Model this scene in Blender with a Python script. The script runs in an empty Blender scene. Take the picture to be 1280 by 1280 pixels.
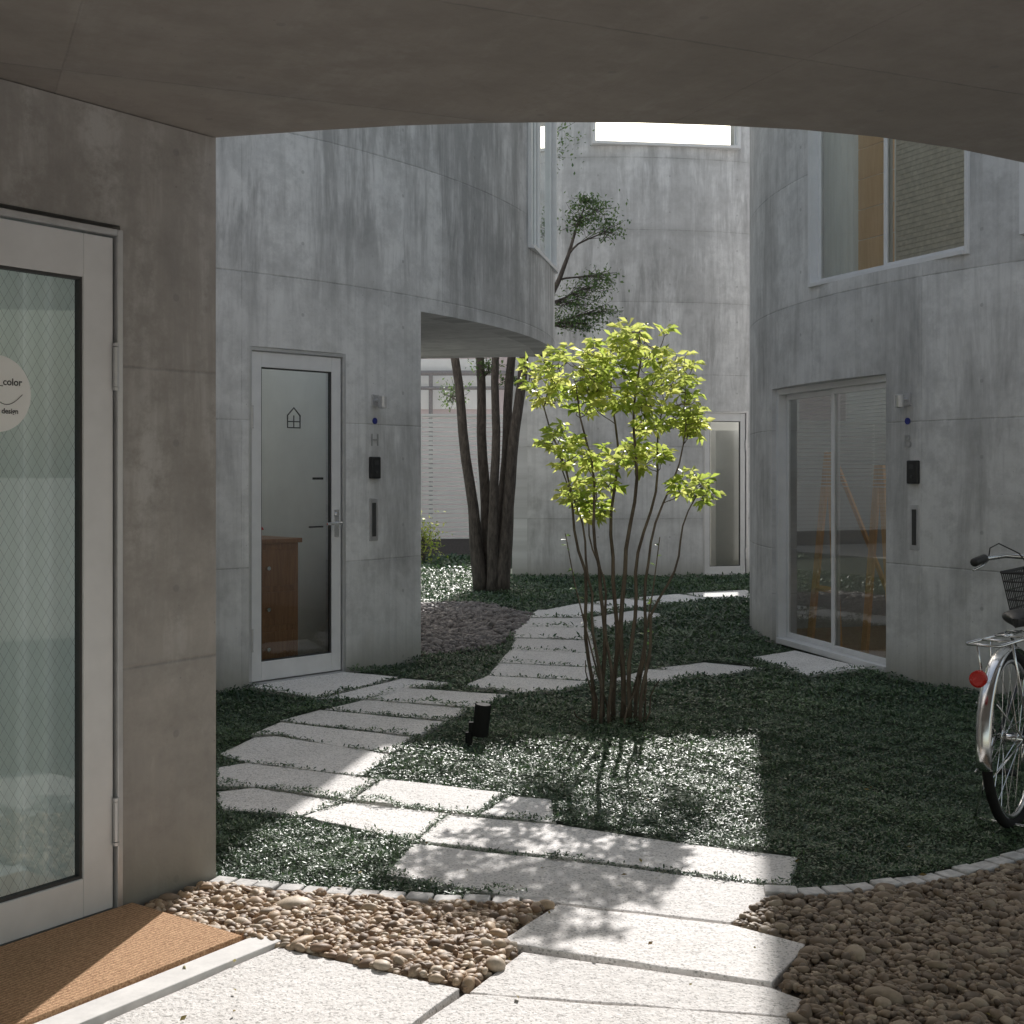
import bpy, math, random
import numpy as np
from mathutils import Vector, Matrix
random.seed(7); rng=np.random.default_rng(11)
scene=bpy.context.scene
R=math.radians

# ------------------------------------------------------------------ materials
def newmat(name):
    m=bpy.data.materials.new(name); m.use_nodes=True
    nt=m.node_tree; nt.nodes.clear()
    out=nt.nodes.new('ShaderNodeOutputMaterial')
    return m,nt,out
def N(nt,t,**kw):
    n=nt.nodes.new(t)
    for k,v in kw.items(): setattr(n,k,v)
    return n
def L(nt,a,b): nt.links.new(a,b)
def mathn(nt,op,a,b=None,c=None,clamp=False):
    n=nt.nodes.new('ShaderNodeMath'); n.operation=op; n.use_clamp=clamp
    for i,v in enumerate((a,b,c)):
        if v is None: continue
        if isinstance(v,(int,float)): n.inputs[i].default_value=v
        else: nt.links.new(v,n.inputs[i])
    return n.outputs[0]
def maprange(nt,v,a,b,c,d):
    n=nt.nodes.new('ShaderNodeMapRange'); nt.links.new(v,n.inputs[0])
    for i,x in enumerate((a,b,c,d)): n.inputs[i+1].default_value=x
    return n.outputs[0]
def mixc(nt,f,a,b,blend='MIX'):
    n=nt.nodes.new('ShaderNodeMix'); n.data_type='RGBA'; n.blend_type=blend
    if isinstance(f,(int,float)): n.inputs[0].default_value=f
    else: nt.links.new(f,n.inputs[0])
    for i,v in ((6,a),(7,b)):
        if isinstance(v,(tuple,list)): n.inputs[i].default_value=(*v[:3],1)
        else: nt.links.new(v,n.inputs[i])
    return n.outputs[2]
def noise(nt,vec,scale,detail=3,rough=.55,dist=0):
    n=nt.nodes.new('ShaderNodeTexNoise'); n.inputs['Scale'].default_value=scale
    n.inputs['Detail'].default_value=detail; n.inputs['Roughness'].default_value=rough
    n.inputs['Distortion'].default_value=dist
    nt.links.new(vec,n.inputs['Vector']); return n.outputs['Fac']
def mapping(nt,vec,scale=(1,1,1),loc=(0,0,0),rot=(0,0,0)):
    n=nt.nodes.new('ShaderNodeMapping'); nt.links.new(vec,n.inputs[0])
    n.inputs['Scale'].default_value=scale; n.inputs['Location'].default_value=loc; n.inputs['Rotation'].default_value=rot
    return n.outputs[0]
def bump(nt,h,strength,dist,normal=None):
    n=nt.nodes.new('ShaderNodeBump'); nt.links.new(h,n.inputs['Height'])
    n.inputs['Strength'].default_value=strength; n.inputs['Distance'].default_value=dist
    if normal is not None: nt.links.new(normal,n.inputs['Normal'])
    return n.outputs[0]

def concrete(name,base=(.67,.665,.665),dark=(.42,.42,.42),light=(.78,.775,.775),seed=0.0,pu=1.85,pv=.925,v0=.75,u0=.3,ribs=0.0,stainmax=.36,top_stain=0.0,foot=True,runs=1.0):
    m,nt,out=newmat(name)
    uv=N(nt,'ShaderNodeUVMap').outputs[0]
    sep=N(nt,'ShaderNodeSeparateXYZ'); L(nt,uv,sep.inputs[0]); u,v=sep.outputs[0],sep.outputs[1]
    uvs=mapping(nt,uv,loc=(seed,seed*1.7,seed))
    big=noise(nt,uvs,1.0,4,.6,.3)
    med=noise(nt,uvs,5,6,.74)
    streak=noise(nt,mapping(nt,uvs,scale=(4,.55,1)),1.0,5,.74,.25)
    streak2=noise(nt,mapping(nt,uvs,scale=(24,.6,1)),1.0,2,.6)
    c=mixc(nt,maprange(nt,big,.35,.66,0,1),base,light)
    c=mixc(nt,maprange(nt,med,.42,.70,0,.55),c,dark)
    st=mathn(nt,'MULTIPLY',maprange(nt,streak,.46,.68,0,runs),maprange(nt,big,.58,.44,0,1))
    if top_stain>0:
        st=mathn(nt,'ADD',st,mathn(nt,'MULTIPLY',maprange(nt,v,2.3,3.1,0,top_stain),maprange(nt,mathn(nt,'ADD',mathn(nt,'MULTIPLY',streak,.8),mathn(nt,'MULTIPLY',big,.8)),.72,.90,0,1)),clamp=True)
    c=mixc(nt,mathn(nt,'MULTIPLY',st,stainmax*1.5,clamp=True),c,(.20,.20,.20))
    c=mixc(nt,maprange(nt,streak2,.5,.75,0,.30*runs),c,(.38,.38,.38))
    lime=mathn(nt,'MULTIPLY',maprange(nt,streak,.49,.36,0,1),maprange(nt,med,.56,.42,0,.5*runs))
    c=mixc(nt,lime,c,(.84,.84,.84))
    dv=mathn(nt,'MULTIPLY',mathn(nt,'PINGPONG',mathn(nt,'DIVIDE',mathn(nt,'SUBTRACT',v,v0),pv),.5),pv)
    du=mathn(nt,'MULTIPLY',mathn(nt,'PINGPONG',mathn(nt,'DIVIDE',mathn(nt,'SUBTRACT',u,u0),pu),.5),pu)
    sv=maprange(nt,dv,.001,.007,1,0); su=maprange(nt,du,.001,.004,1,0)
    seam=mathn(nt,'MAXIMUM',sv,mathn(nt,'MULTIPLY',su,.6))
    c=mixc(nt,mathn(nt,'MULTIPLY',seam,maprange(nt,med,.40,.6,.08,.5)),c,(.18,.178,.175))
    gr=mathn(nt,'MULTIPLY',maprange(nt,dv,.0,.10,.22,0),maprange(nt,big,.42,.56,0,1))
    c=mixc(nt,gr,c,(.26,.26,.26))
    pn=N(nt,'ShaderNodeTexWhiteNoise',noise_dimensions='2D')
    cmb=N(nt,'ShaderNodeCombineXYZ')
    L(nt,mathn(nt,'FLOOR',mathn(nt,'DIVIDE',mathn(nt,'SUBTRACT',u,u0),pu)),cmb.inputs[0])
    L(nt,mathn(nt,'FLOOR',mathn(nt,'DIVIDE',mathn(nt,'SUBTRACT',v,v0),pv)),cmb.inputs[1])
    L(nt,cmb.outputs[0],pn.inputs[0])
    hs=N(nt,'ShaderNodeHueSaturation'); L(nt,c,hs.inputs['Color']); L(nt,maprange(nt,pn.outputs[0],0,1,.90,1.06),hs.inputs['Value']); c=hs.outputs[0]
    vor=N(nt,'ShaderNodeTexVoronoi'); vor.inputs['Scale'].default_value=16; L(nt,uvs,vor.inputs['Vector'])
    hole=mathn(nt,'MULTIPLY',maprange(nt,vor.outputs['Distance'],.03,.07,1,0),maprange(nt,big,.48,.56,0,1))
    tu=mathn(nt,'MULTIPLY',mathn(nt,'PINGPONG',mathn(nt,'DIVIDE',mathn(nt,'SUBTRACT',u,u0+.46),.925),.5),.925)
    tv=mathn(nt,'MULTIPLY',mathn(nt,'PINGPONG',mathn(nt,'DIVIDE',mathn(nt,'SUBTRACT',v,v0+.23),.4625),.5),.4625)
    td=mathn(nt,'SQRT',mathn(nt,'ADD',mathn(nt,'MULTIPLY',tu,tu),mathn(nt,'MULTIPLY',tv,tv)))
    tie=maprange(nt,td,.010,.014,1,0)
    c=mixc(nt,mathn(nt,'MULTIPLY',hole,.5),c,(.18,.175,.17))
    c=mixc(nt,mathn(nt,'MULTIPLY',tie,.38),c,(.22,.22,.22))
    if foot:
        ft=maprange(nt,mathn(nt,'ADD',v,mathn(nt,'MULTIPLY',mathn(nt,'SUBTRACT',med,.5),.35)),.0,.25,.6,0)
        c=mixc(nt,ft,c,(.27,.26,.21))
    b=N(nt,'ShaderNodeBsdfPrincipled'); L(nt,c,b.inputs['Base Color']); b.inputs['Roughness'].default_value=.75
    b.inputs['Specular IOR Level'].default_value=.3
    h=mathn(nt,'SUBTRACT',noise(nt,uvs,14,3,.7),mathn(nt,'MULTIPLY',seam,.8))
    if ribs>0:
        rb=mathn(nt,'PINGPONG',mathn(nt,'MULTIPLY',u,1/.12),.5)
        h=mathn(nt,'ADD',h,mathn(nt,'MULTIPLY',maprange(nt,rb,.0,.06,0,1),ribs))
    L(nt,bump(nt,h,.5,.007),b.inputs['Normal']); L(nt,b.outputs[0],out.inputs[0])
    return m

def simple(name,col,rough=.5,metal=0,var=.15,scale=30,bumpd=0,spec=.5):
    m,nt,out=newmat(name)
    tc=N(nt,'ShaderNodeTexCoord').outputs['Object']
    n=noise(nt,tc,scale,3,.6)
    b=N(nt,'ShaderNodeBsdfPrincipled')
    L(nt,mixc(nt,maprange(nt,n,.3,.7,0,1),tuple(x*(1-var) for x in col),tuple(min(1,x*(1+var)) for x in col)),b.inputs['Base Color'])
    L(nt,maprange(nt,n,.3,.7,max(0,rough-.06),min(1,rough+.08)),b.inputs['Roughness'])
    b.inputs['Metallic'].default_value=metal; b.inputs['Specular IOR Level'].default_value=spec
    if bumpd: L(nt,bump(nt,n,.6,bumpd),b.inputs['Normal'])
    L(nt,b.outputs[0],out.inputs[0]); return m

def cloth(name,col,trans=.4):
    m,nt,out=newmat(name)
    tc=N(nt,'ShaderNodeTexCoord').outputs['Object']
    n=noise(nt,mapping(nt,tc,scale=(6,6,.3)),4,3,.6)
    c=mixc(nt,maprange(nt,n,.3,.7,0,1),tuple(x*.88 for x in col),col)
    d=N(nt,'ShaderNodeBsdfDiffuse'); t=N(nt,'ShaderNodeBsdfTranslucent'); L(nt,c,d.inputs[0]); L(nt,c,t.inputs[0])
    mx=N(nt,'ShaderNodeMixShader'); mx.inputs[0].default_value=trans; L(nt,d.outputs[0],mx.inputs[1]); L(nt,t.outputs[0],mx.inputs[2]); L(nt,mx.outputs[0],out.inputs[0]); return m

def glass_mat(name,tint=(.93,.96,.95),wire=False,refl=1.0):
    m,nt,out=newmat(name)
    tr=N(nt,'ShaderNodeBsdfTransparent'); tr.inputs[0].default_value=(*tint,1)
    gl=N(nt,'ShaderNodeBsdfGlossy'); gl.inputs['Roughness'].default_value=.01; gl.inputs[0].default_value=(.97,1,.99,1)
    fr=N(nt,'ShaderNodeFresnel'); fr.inputs[0].default_value=1.5
    f=mathn(nt,'MULTIPLY',fr.outputs[0],1.8*refl,clamp=True)
    mx=N(nt,'ShaderNodeMixShader'); L(nt,f,mx.inputs[0]); L(nt,tr.outputs[0],mx.inputs[1]); L(nt,gl.outputs[0],mx.inputs[2])
    res=mx.outputs[0]
    if wire:
        uv=N(nt,'ShaderNodeUVMap').outputs[0]
        sep=N(nt,'ShaderNodeSeparateXYZ'); L(nt,uv,sep.inputs[0])
        u,v=sep.outputs[0],sep.outputs[1]; p=.030
        v2=mathn(nt,'MULTIPLY',v,.62)
        a=mathn(nt,'PINGPONG',mathn(nt,'DIVIDE',mathn(nt,'ADD',u,v2),p),.5)
        b_=mathn(nt,'PINGPONG',mathn(nt,'DIVIDE',mathn(nt,'SUBTRACT',u,v2),p),.5)
        w=mathn(nt,'LESS_THAN',mathn(nt,'MINIMUM',a,b_),.022)
        d=N(nt,'ShaderNodeBsdfDiffuse'); d.inputs[0].default_value=(.16,.17,.17,1)
        m2=N(nt,'ShaderNodeMixShader'); L(nt,mathn(nt,'MULTIPLY',w,.5),m2.inputs[0]); L(nt,res,m2.inputs[1]); L(nt,d.outputs[0],m2.inputs[2]); res=m2.outputs[0]
    L(nt,res,out.inputs[0]); return m

def leaf_mat(name,c1,c2,t1,t2,trans=.5,rough=.4,spec=.5):
    m,nt,out=newmat(name)
    at=N(nt,'ShaderNodeAttribute'); at.attribute_name='rnd'
    f=at.outputs['Fac']
    col=mixc(nt,f,c1,c2); tcol=mixc(nt,f,t1,t2)
    b=N(nt,'ShaderNodeBsdfPrincipled'); L(nt,col,b.inputs['Base Color']); b.inputs['Roughness'].default_value=rough
    b.inputs['Specular IOR Level'].default_value=spec
    t=N(nt,'ShaderNodeBsdfTranslucent'); L(nt,tcol,t.inputs[0])
    mx=N(nt,'ShaderNodeMixShader'); mx.inputs[0].default_value=trans
    L(nt,b.outputs[0],mx.inputs[1]); L(nt,t.outputs[0],mx.inputs[2]); L(nt,mx.outputs[0],out.inputs[0]); return m

def granite():
    m,nt,out=newmat('granite_slab')
    tc=N(nt,'ShaderNodeTexCoord').outputs['Object']
    geo=N(nt,'ShaderNodeNewGeometry')
    n1=noise(nt,tc,3,4,.6); n2=noise(nt,tc,60,2,.7)
    vr=N(nt,'ShaderNodeTexVoronoi'); vr.inputs['Scale'].default_value=170; L(nt,tc,vr.inputs['Vector'])
    sp=N(nt,'ShaderNodeSeparateXYZ'); L(nt,vr.outputs['Color'],sp.inputs[0])
    c=mixc(nt,maprange(nt,n1,.3,.7,0,1),(.80,.765,.735),(.92,.885,.86))
    c=mixc(nt,maprange(nt,n2,.54,.68,0,.5),c,(.44,.42,.40))
    c=mixc(nt,maprange(nt,sp.outputs[0],.78,.86,0,.6),c,(.30,.285,.27))
    c=mixc(nt,maprange(nt,sp.outputs[1],.75,.85,0,.6),c,(.96,.94,.92))
    hs=N(nt,'ShaderNodeHueSaturation'); L(nt,c,hs.inputs['Color']); L(nt,maprange(nt,geo.outputs['Random Per Island'],0,1,.86,1.02),hs.inputs['Value'])
    b=N(nt,'ShaderNodeBsdfPrincipled'); L(nt,hs.outputs[0],b.inputs['Base Color']); b.inputs['Roughness'].default_value=.8
    L(nt,bump(nt,noise(nt,tc,28,4,.75),.8,.009),b.inputs['Normal']); L(nt,b.outputs[0],out.inputs[0]); return m

def pebble_mat(name,cols):
    m,nt,out=newmat(name)
    geo=N(nt,'ShaderNodeNewGeometry'); tc=N(nt,'ShaderNodeTexCoord').outputs['Object']
    cr=N(nt,'ShaderNodeValToRGB'); L(nt,geo.outputs['Random Per Island'],cr.inputs[0])
    el=cr.color_ramp.elements
    while len(el)<len(cols): el.new(.5)
    for i,c in enumerate(cols):
        el[i].position=i/(len(cols)-1); el[i].color=(*c,1)
    n=noise(nt,tc,70,3,.7)
    c=mixc(nt,maprange(nt,n,.35,.7,0,.35),cr.outputs[0],(.12,.095,.07))
    b=N(nt,'ShaderNodeBsdfPrincipled'); L(nt,c,b.inputs['Base Color']); b.inputs['Roughness'].default_value=.6
    L(nt,b.outputs[0],out.inputs[0]); return m

def soil_mat(name,c1,c2,scale=12,d=.02):
    m,nt,out=newmat(name)
    tc=N(nt,'ShaderNodeTexCoord').outputs['Object']
    n=noise(nt,tc,scale,5,.7); n2=noise(nt,tc,.4,2,.6)
    c=mixc(nt,maprange(nt,n,.3,.7,0,1),c1,c2); c=mixc(nt,maprange(nt,n2,.3,.7,0,.4),c,tuple(x*.6 for x in c1))
    b=N(nt,'ShaderNodeBsdfPrincipled'); L(nt,c,b.inputs['Base Color']); b.inputs['Roughness'].default_value=.95
    if d: L(nt,bump(nt,n,1,d),b.inputs['Normal'])
    L(nt,b.outputs[0],out.inputs[0]); return m

def coir():
    m,nt,out=newmat('coir_mat')
    tc=N(nt,'ShaderNodeTexCoord').outputs['Object']
    n=noise(nt,tc,160,3,.8); rot=mapping(nt,tc,rot=(0,0,R(35)))
    w=N(nt,'ShaderNodeTexWave'); w.inputs['Scale'].default_value=22; w.inputs['Distortion'].default_value=3; w.inputs['Detail'].default_value=2
    w.inputs['Detail Scale'].default_value=6; L(nt,rot,w.inputs['Vector'])
    f=mathn(nt,'ADD',mathn(nt,'MULTIPLY',n,.8),mathn(nt,'MULTIPLY',w.outputs['Fac'],.2))
    c=mixc(nt,maprange(nt,f,.3,.7,0,1),(.36,.18,.09),(.84,.54,.32))
    b=N(nt,'ShaderNodeBsdfPrincipled'); L(nt,c,b.inputs['Base Color']); b.inputs['Roughness'].default_value=.95
    L(nt,bump(nt,f,1,.008),b.inputs['Normal']); L(nt,b.outputs[0],out.inputs[0]); return m

def wood(name,c1,c2,scale=(1,1,.08)):
    m,nt,out=newmat(name)
    tc=N(nt,'ShaderNodeTexCoord').outputs['Object']
    n=noise(nt,mapping(nt,tc,scale=scale),40,4,.6,1.0)
    b=N(nt,'ShaderNodeBsdfPrincipled'); L(nt,mixc(nt,maprange(nt,n,.3,.7,0,1),c1,c2),b.inputs['Base Color']); b.inputs['Roughness'].default_value=.45
    L(nt,b.outputs[0],out.inputs[0]); return m

def bark(name,c1,c2):
    m,nt,out=newmat(name)
    tc=N(nt,'ShaderNodeTexCoord').outputs['Object']
    n=noise(nt,mapping(nt,tc,scale=(1,1,.25)),35,4,.7,.5)
    b=N(nt,'ShaderNodeBsdfPrincipled'); L(nt,mixc(nt,maprange(nt,n,.35,.65,0,1),c1,c2),b.inputs['Base Color']); b.inputs['Roughness'].default_value=.85
    L(nt,bump(nt,n,.8,.008),b.inputs['Normal']); L(nt,b.outputs[0],out.inputs[0]); return m

M_H=concrete('concrete_weathered_h',seed=3.1,top_stain=1.0,u0=.2)
M_B=concrete('concrete_weathered_b',seed=11.3,ribs=.5,u0=.9)
M_C=concrete('concrete_weathered_c',base=(.70,.70,.71),light=(.82,.82,.83),dark=(.48,.48,.48),seed=23.7,top_stain=.6,u0=.5)
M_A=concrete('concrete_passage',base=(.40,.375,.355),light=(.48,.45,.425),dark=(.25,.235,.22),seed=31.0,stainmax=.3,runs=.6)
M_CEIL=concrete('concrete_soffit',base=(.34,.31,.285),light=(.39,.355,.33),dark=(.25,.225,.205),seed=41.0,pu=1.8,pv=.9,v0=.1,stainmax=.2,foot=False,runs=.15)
M_SOF=concrete('concrete_soffit_h',seed=51.0,stainmax=.3,foot=False,runs=.3)
M_ALU=simple('painted_aluminium',(.76,.76,.77),.4,0,.05,8)
M_ALUD=simple('brushed_aluminium',(.58,.58,.59),.35,.6,.06,20)
M_STEEL=simple('chrome_steel',(.75,.75,.75),.18,1,.05,30)
M_BLACK=simple('black_plastic',(.02,.02,.021),.45,0,.2,40)
M_RUB=simple('black_rubber',(.018,.018,.018),.8,0,.2,60,spec=.2)
M_GASK=simple('dark_gasket',(.05,.05,.05),.6)
M_GLASS=glass_mat('window_glass')
M_GLASSB=glass_mat('window_glass_reflective',tint=(.88,.91,.90),refl=1.05)
M_WGLASS=glass_mat('wired_glass',wire=True,tint=(.93,.96,.945))
M_GRAN=granite()
M_COIR=coir()
M_WHITE=simple('white_interior',(.84,.85,.82),.8,0,.05,3)
M_GREYI=simple('grey_interior',(.44,.44,.42),.8,0,.08,3)
M_FLOOR=wood('floor_boards',(.26,.17,.10),(.40,.27,.16),(.2,1,1))
M_CAB=wood('cabinet_wood',(.24,.11,.06),(.38,.19,.10))
M_EASEL=wood('orange_wood',(.72,.40,.16),(.86,.54,.26))
M_SHUT=wood('pale_wood',(.80,.55,.32),(.90,.66,.42))
M_CURT=cloth('curtain_fabric',(.84,.88,.84),.45)
M_CURT2=cloth('white_curtain_fabric',(.93,.94,.93),.30)
M_BLIND=cloth('blind_slats',(.84,.85,.84),.4)
M_FENCE=simple('fence_white',(.88,.87,.85),.5,0,.04,4)
M_PINK=simple('render_pink',(.70,.60,.60),.9,0,.08,2)
M_RED=simple('red_reflector',(.55,.02,.015),.25)
M_BLUE=simple('blue_enamel',(.02,.03,.22),.4)
M_GROUND=soil_mat('ground_paving',(.34,.32,.29),(.46,.44,.41),6,.0)
M_SOIL=soil_mat('gravel_soil',(.10,.085,.065),(.19,.165,.13))
M_GBASE=soil_mat('moss_soil',(.02,.036,.02),(.05,.07,.035),25,.02)
M_KERB=simple('granite_sett',(.62,.60,.58),.85,0,.25,25,.004)
M_PEB=pebble_mat('brown_pebbles',[(.16,.10,.06),(.34,.22,.14),(.55,.39,.25),(.62,.47,.33),(.24,.165,.115),(.74,.62,.48),(.43,.29,.18)])
M_PEBR=pebble_mat('tan_pebbles',[(.13,.095,.065),(.24,.175,.12),(.38,.285,.20),(.18,.135,.10),(.50,.40,.29),(.28,.21,.145)])
M_PEBD=pebble_mat('dark_pebbles',[(.10,.09,.09),(.2,.18,.18),(.3,.27,.26),(.15,.13,.13)])
M_LEAF=leaf_mat('young_leaves',(.13,.23,.03),(.42,.48,.11),(.42,.60,.07),(.95,.94,.32),.6,.38,.5)
M_LEAF2=leaf_mat('old_leaves',(.05,.10,.05),(.13,.20,.08),(.10,.2,.06),(.30,.42,.14),.4,.45,.3)
M_GC=leaf_mat('groundcover_leaves',(.020,.060,.028),(.20,.29,.15),(.05,.12,.04),(.24,.36,.16),.2,.43,.75)
M_BARKY=bark('young_bark',(.08,.06,.045),(.18,.145,.105))
M_BARK=bark('old_bark',(.05,.042,.038),(.14,.12,.105))

# ------------------------------------------------------------------ mesh helpers
def empty(name,loc=(0,0,0)):
    e=bpy.data.objects.new(name,None); e.empty_display_size=.2; e.location=loc
    scene.collection.objects.link(e); return e
def attach(o,parent):
    if parent is not None:
        o.parent=parent; o.matrix_parent_inverse=Matrix.Translation(parent.location).inverted()
class MB:
    def __init__(s): s.v=[]; s.f=[]
    def box(s,fr,u0,u1,w0,w1,z0,z1):
        O,d,n=fr; b=len(s.v)
        for u,w,z in ((u0,w0,z0),(u1,w0,z0),(u1,w1,z0),(u0,w1,z0),(u0,w0,z1),(u1,w0,z1),(u1,w1,z1),(u0,w1,z1)):
            s.v.append((O[0]+d[0]*u+n[0]*w,O[1]+d[1]*u+n[1]*w,z))
        for q in ((0,3,2,1),(4,5,6,7),(0,1,5,4),(1,2,6,5),(2,3,7,6),(3,0,4,7)): s.f.append(tuple(b+i for i in q))
    def tube(s,pts,radii,seg=8,cap=True,closed=False):
        pts=[Vector(p) for p in pts]; n=len(pts); b=len(s.v)
        if isinstance(radii,(int,float)): radii=[radii]*n
        prev=None
        for i,p in enumerate(pts):
            if closed: t=pts[(i+1)%n]-pts[i-1]
            else: t=pts[min(i+1,n-1)]-pts[max(i-1,0)]
            t.normalize()
            if prev is None:
                a=Vector((0,0,1)) if abs(t.z)<.9 else Vector((1,0,0))
                x=t.cross(a).normalized()
            else:
                x=(prev-t*prev.dot(t)).normalized()
            prev=x; y=t.cross(x)
            for k in range(seg):
                an=2*math.pi*k/seg
                s.v.append(tuple(p+(x*math.cos(an)+y*math.sin(an))*radii[i]))
        rows=n if closed else n-1
        for i in range(rows):
            for k in range(seg):
                a0=b+i*seg+k; a1=b+i*seg+(k+1)%seg; j=(i+1)%n
                c0=b+j*seg+k; c1=b+j*seg+(k+1)%seg
                s.f.append((a0,a1,c1,c0))
        if cap and not closed:
            s.f.append(tuple(b+k for k in range(seg))[::-1]); s.f.append(tuple(b+(n-1)*seg+k for k in range(seg)))
    def prism(s,poly,z0,z1):
        b=len(s.v); n=len(poly)
        area=sum(poly[i][0]*poly[(i+1)%n][1]-poly[(i+1)%n][0]*poly[i][1] for i in range(n))
        if area<0: poly=poly[::-1]
        for x,y in poly: s.v.append((x,y,z0))
        for x,y in poly: s.v.append((x,y,z1))
        s.f.append(tuple(b+n+i for i in range(n)))
        for i in range(n): s.f.append((b+i,b+(i+1)%n,b+n+(i+1)%n,b+n+i))
    def obj(s,name,mat,parent=None,smooth=False,bevel=0):
        me=bpy.data.meshes.new(name); me.from_pydata(s.v,[],s.f); me.update()
        o=bpy.data.objects.new(name,me); scene.collection.objects.link(o)
        me.materials.append(mat)
        if smooth:
            for p in me.polygons: p.use_smooth=True
        if bevel:
            md=o.modifiers.new('bevel','BEVEL'); md.width=bevel; md.segments=2; md.limit_method='ANGLE'
        attach(o,parent); return o
def np_mesh(name,verts,faces,mat,parent=None,smooth=False,attr=None):
    me=bpy.data.meshes.new(name)
    nv=len(verts); nf,k=faces.shape
    me.vertices.add(nv); me.vertices.foreach_set('co',verts.astype(np.float32).ravel())
    me.loops.add(nf*k); me.loops.foreach_set('vertex_index',faces.astype(np.int32).ravel())
    me.polygons.add(nf); me.polygons.foreach_set('loop_start',np.arange(0,nf*k,k,dtype=np.int32))
    me.polygons.foreach_set('loop_total',np.full(nf,k,dtype=np.int32))
    if smooth: me.polygons.foreach_set('use_smooth',np.ones(nf,dtype=bool))
    me.update(calc_edges=True); me.validate()
    if attr is not None:
        a=me.attributes.new('rnd','FLOAT','POINT'); a.data.foreach_set('value',attr.astype(np.float32))
    me.materials.append(mat)
    o=bpy.data.objects.new(name,me); scene.collection.objects.link(o); attach(o,parent); return o
def frame2(P,Q,flip=False):
    d=Vector((Q[0]-P[0],Q[1]-P[1])); Ln=d.length; d/=Ln
    n=Vector((d.y,-d.x)); 
    if flip: n=-n
    return (tuple(P),tuple(d),tuple(n)),Ln
def uv_quad(name,fr,u0,u1,w,z0,z1,mat,parent):
    O,d,n=fr
    v=[(O[0]+d[0]*u+n[0]*w,O[1]+d[1]*u+n[1]*w,z) for u,z in ((u0,z0),(u1,z0),(u1,z1),(u0,z1))]
    me=bpy.data.meshes.new(name); me.from_pydata(v,[],[(0,1,2,3)]); uvl=me.uv_layers.new(name='UVMap')
    for i,c in enumerate(((u0,z0),(u1,z0),(u1,z1),(u0,z1))): uvl.data[i].uv=c
    me.materials.append(mat); o=bpy.data.objects.new(name,me); scene.collection.objects.link(o); attach(o,parent); return o

def strip_wall(name,pts,us,z0,z1,openings,mat,thick,parent):
    zs=sorted(set([z0,z1]+[z for o in openings for z in (o[2],o[3]) if z0<z<z1]))
    v=[];f=[];uvs=[]; nz=len(zs)
    for (x,y) in pts:
        for z in zs: v.append((x,y,z))
    for i in range(len(pts)-1):
        um=(us[i]+us[i+1])/2
        for j in range(nz-1):
            zm=(zs[j]+zs[j+1])/2
            if any(o[0]<um<o[1] and o[2]<zm<o[3] for o in openings): continue
            f.append((i*nz+j,(i+1)*nz+j,(i+1)*nz+j+1,i*nz+j+1))
            uvs.append([(us[i],zs[j]),(us[i+1],zs[j]),(us[i+1],zs[j+1]),(us[i],zs[j+1])])
    me=bpy.data.meshes.new(name); me.from_pydata(v,[],f); ul=me.uv_layers.new(name='UVMap')
    k=0
    for q in uvs:
        for c in q: ul.data[k].uv=c; k+=1
    me.materials.append(mat)
    o=bpy.data.objects.new(name,me); scene.collection.objects.link(o)
    sd=o.modifiers.new('thick','SOLIDIFY'); sd.thickness=thick; sd.offset=-1
    attach(o,parent); return o
def arc_wall(name,c,r,a0,a1,z0,z1,openings,mat,parent,thick=.2):
    br=set([a0,a1]+[a for o in openings for a in (o[0],o[1])])
    n=int((a1-a0)/2)
    for i in range(n+1):
        a=a0+(a1-a0)*i/n
        if all(abs(a-b)>.4 for b in br): br.add(a)
    an=sorted(br)
    pts=[(c[0]+r*math.cos(R(a)),c[1]+r*math.sin(R(a))) for a in an]
    us=[r*R(a) for a in an]
    return strip_wall(name,pts,us,z0,z1,[(r*R(o[0]),r*R(o[1]),o[2],o[3]) for o in openings],mat,thick,parent)
def cpt(c,r,a): return (c[0]+r*math.cos(R(a)),c[1]+r*math.sin(R(a)))
def flat_poly(name,poly,z,mat,parent=None,uvrot=0.0):
    n=len(poly)
    area=sum(poly[i][0]*poly[(i+1)%n][1]-poly[(i+1)%n][0]*poly[i][1] for i in range(n))
    if area<0: poly=poly[::-1]
    me=bpy.data.meshes.new(name); me.from_pydata([(x,y,z) for x,y in poly],[],[tuple(range(n))])
    ul=me.uv_layers.new(name='UVMap'); ca,sa=math.cos(uvrot),math.sin(uvrot)
    for i,lp in enumerate(me.loops):
        x,y=poly[lp.vertex_index]; ul.data[i].uv=(x*ca-y*sa,x*sa+y*ca)
    me.materials.append(mat); o=bpy.data.objects.new(name,me); scene.collection.objects.link(o); attach(o,parent); return o

# ------------------------------------------------------------------ ground
S_=300
ground=MB(); ground.v=[(-S_,-S_,-.012),(S_,-S_,-.012),(S_,S_,-.012),(-S_,S_,-.012)]; ground.f=[(0,1,2,3)]
ground.obj('ground',M_GROUND)

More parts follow.
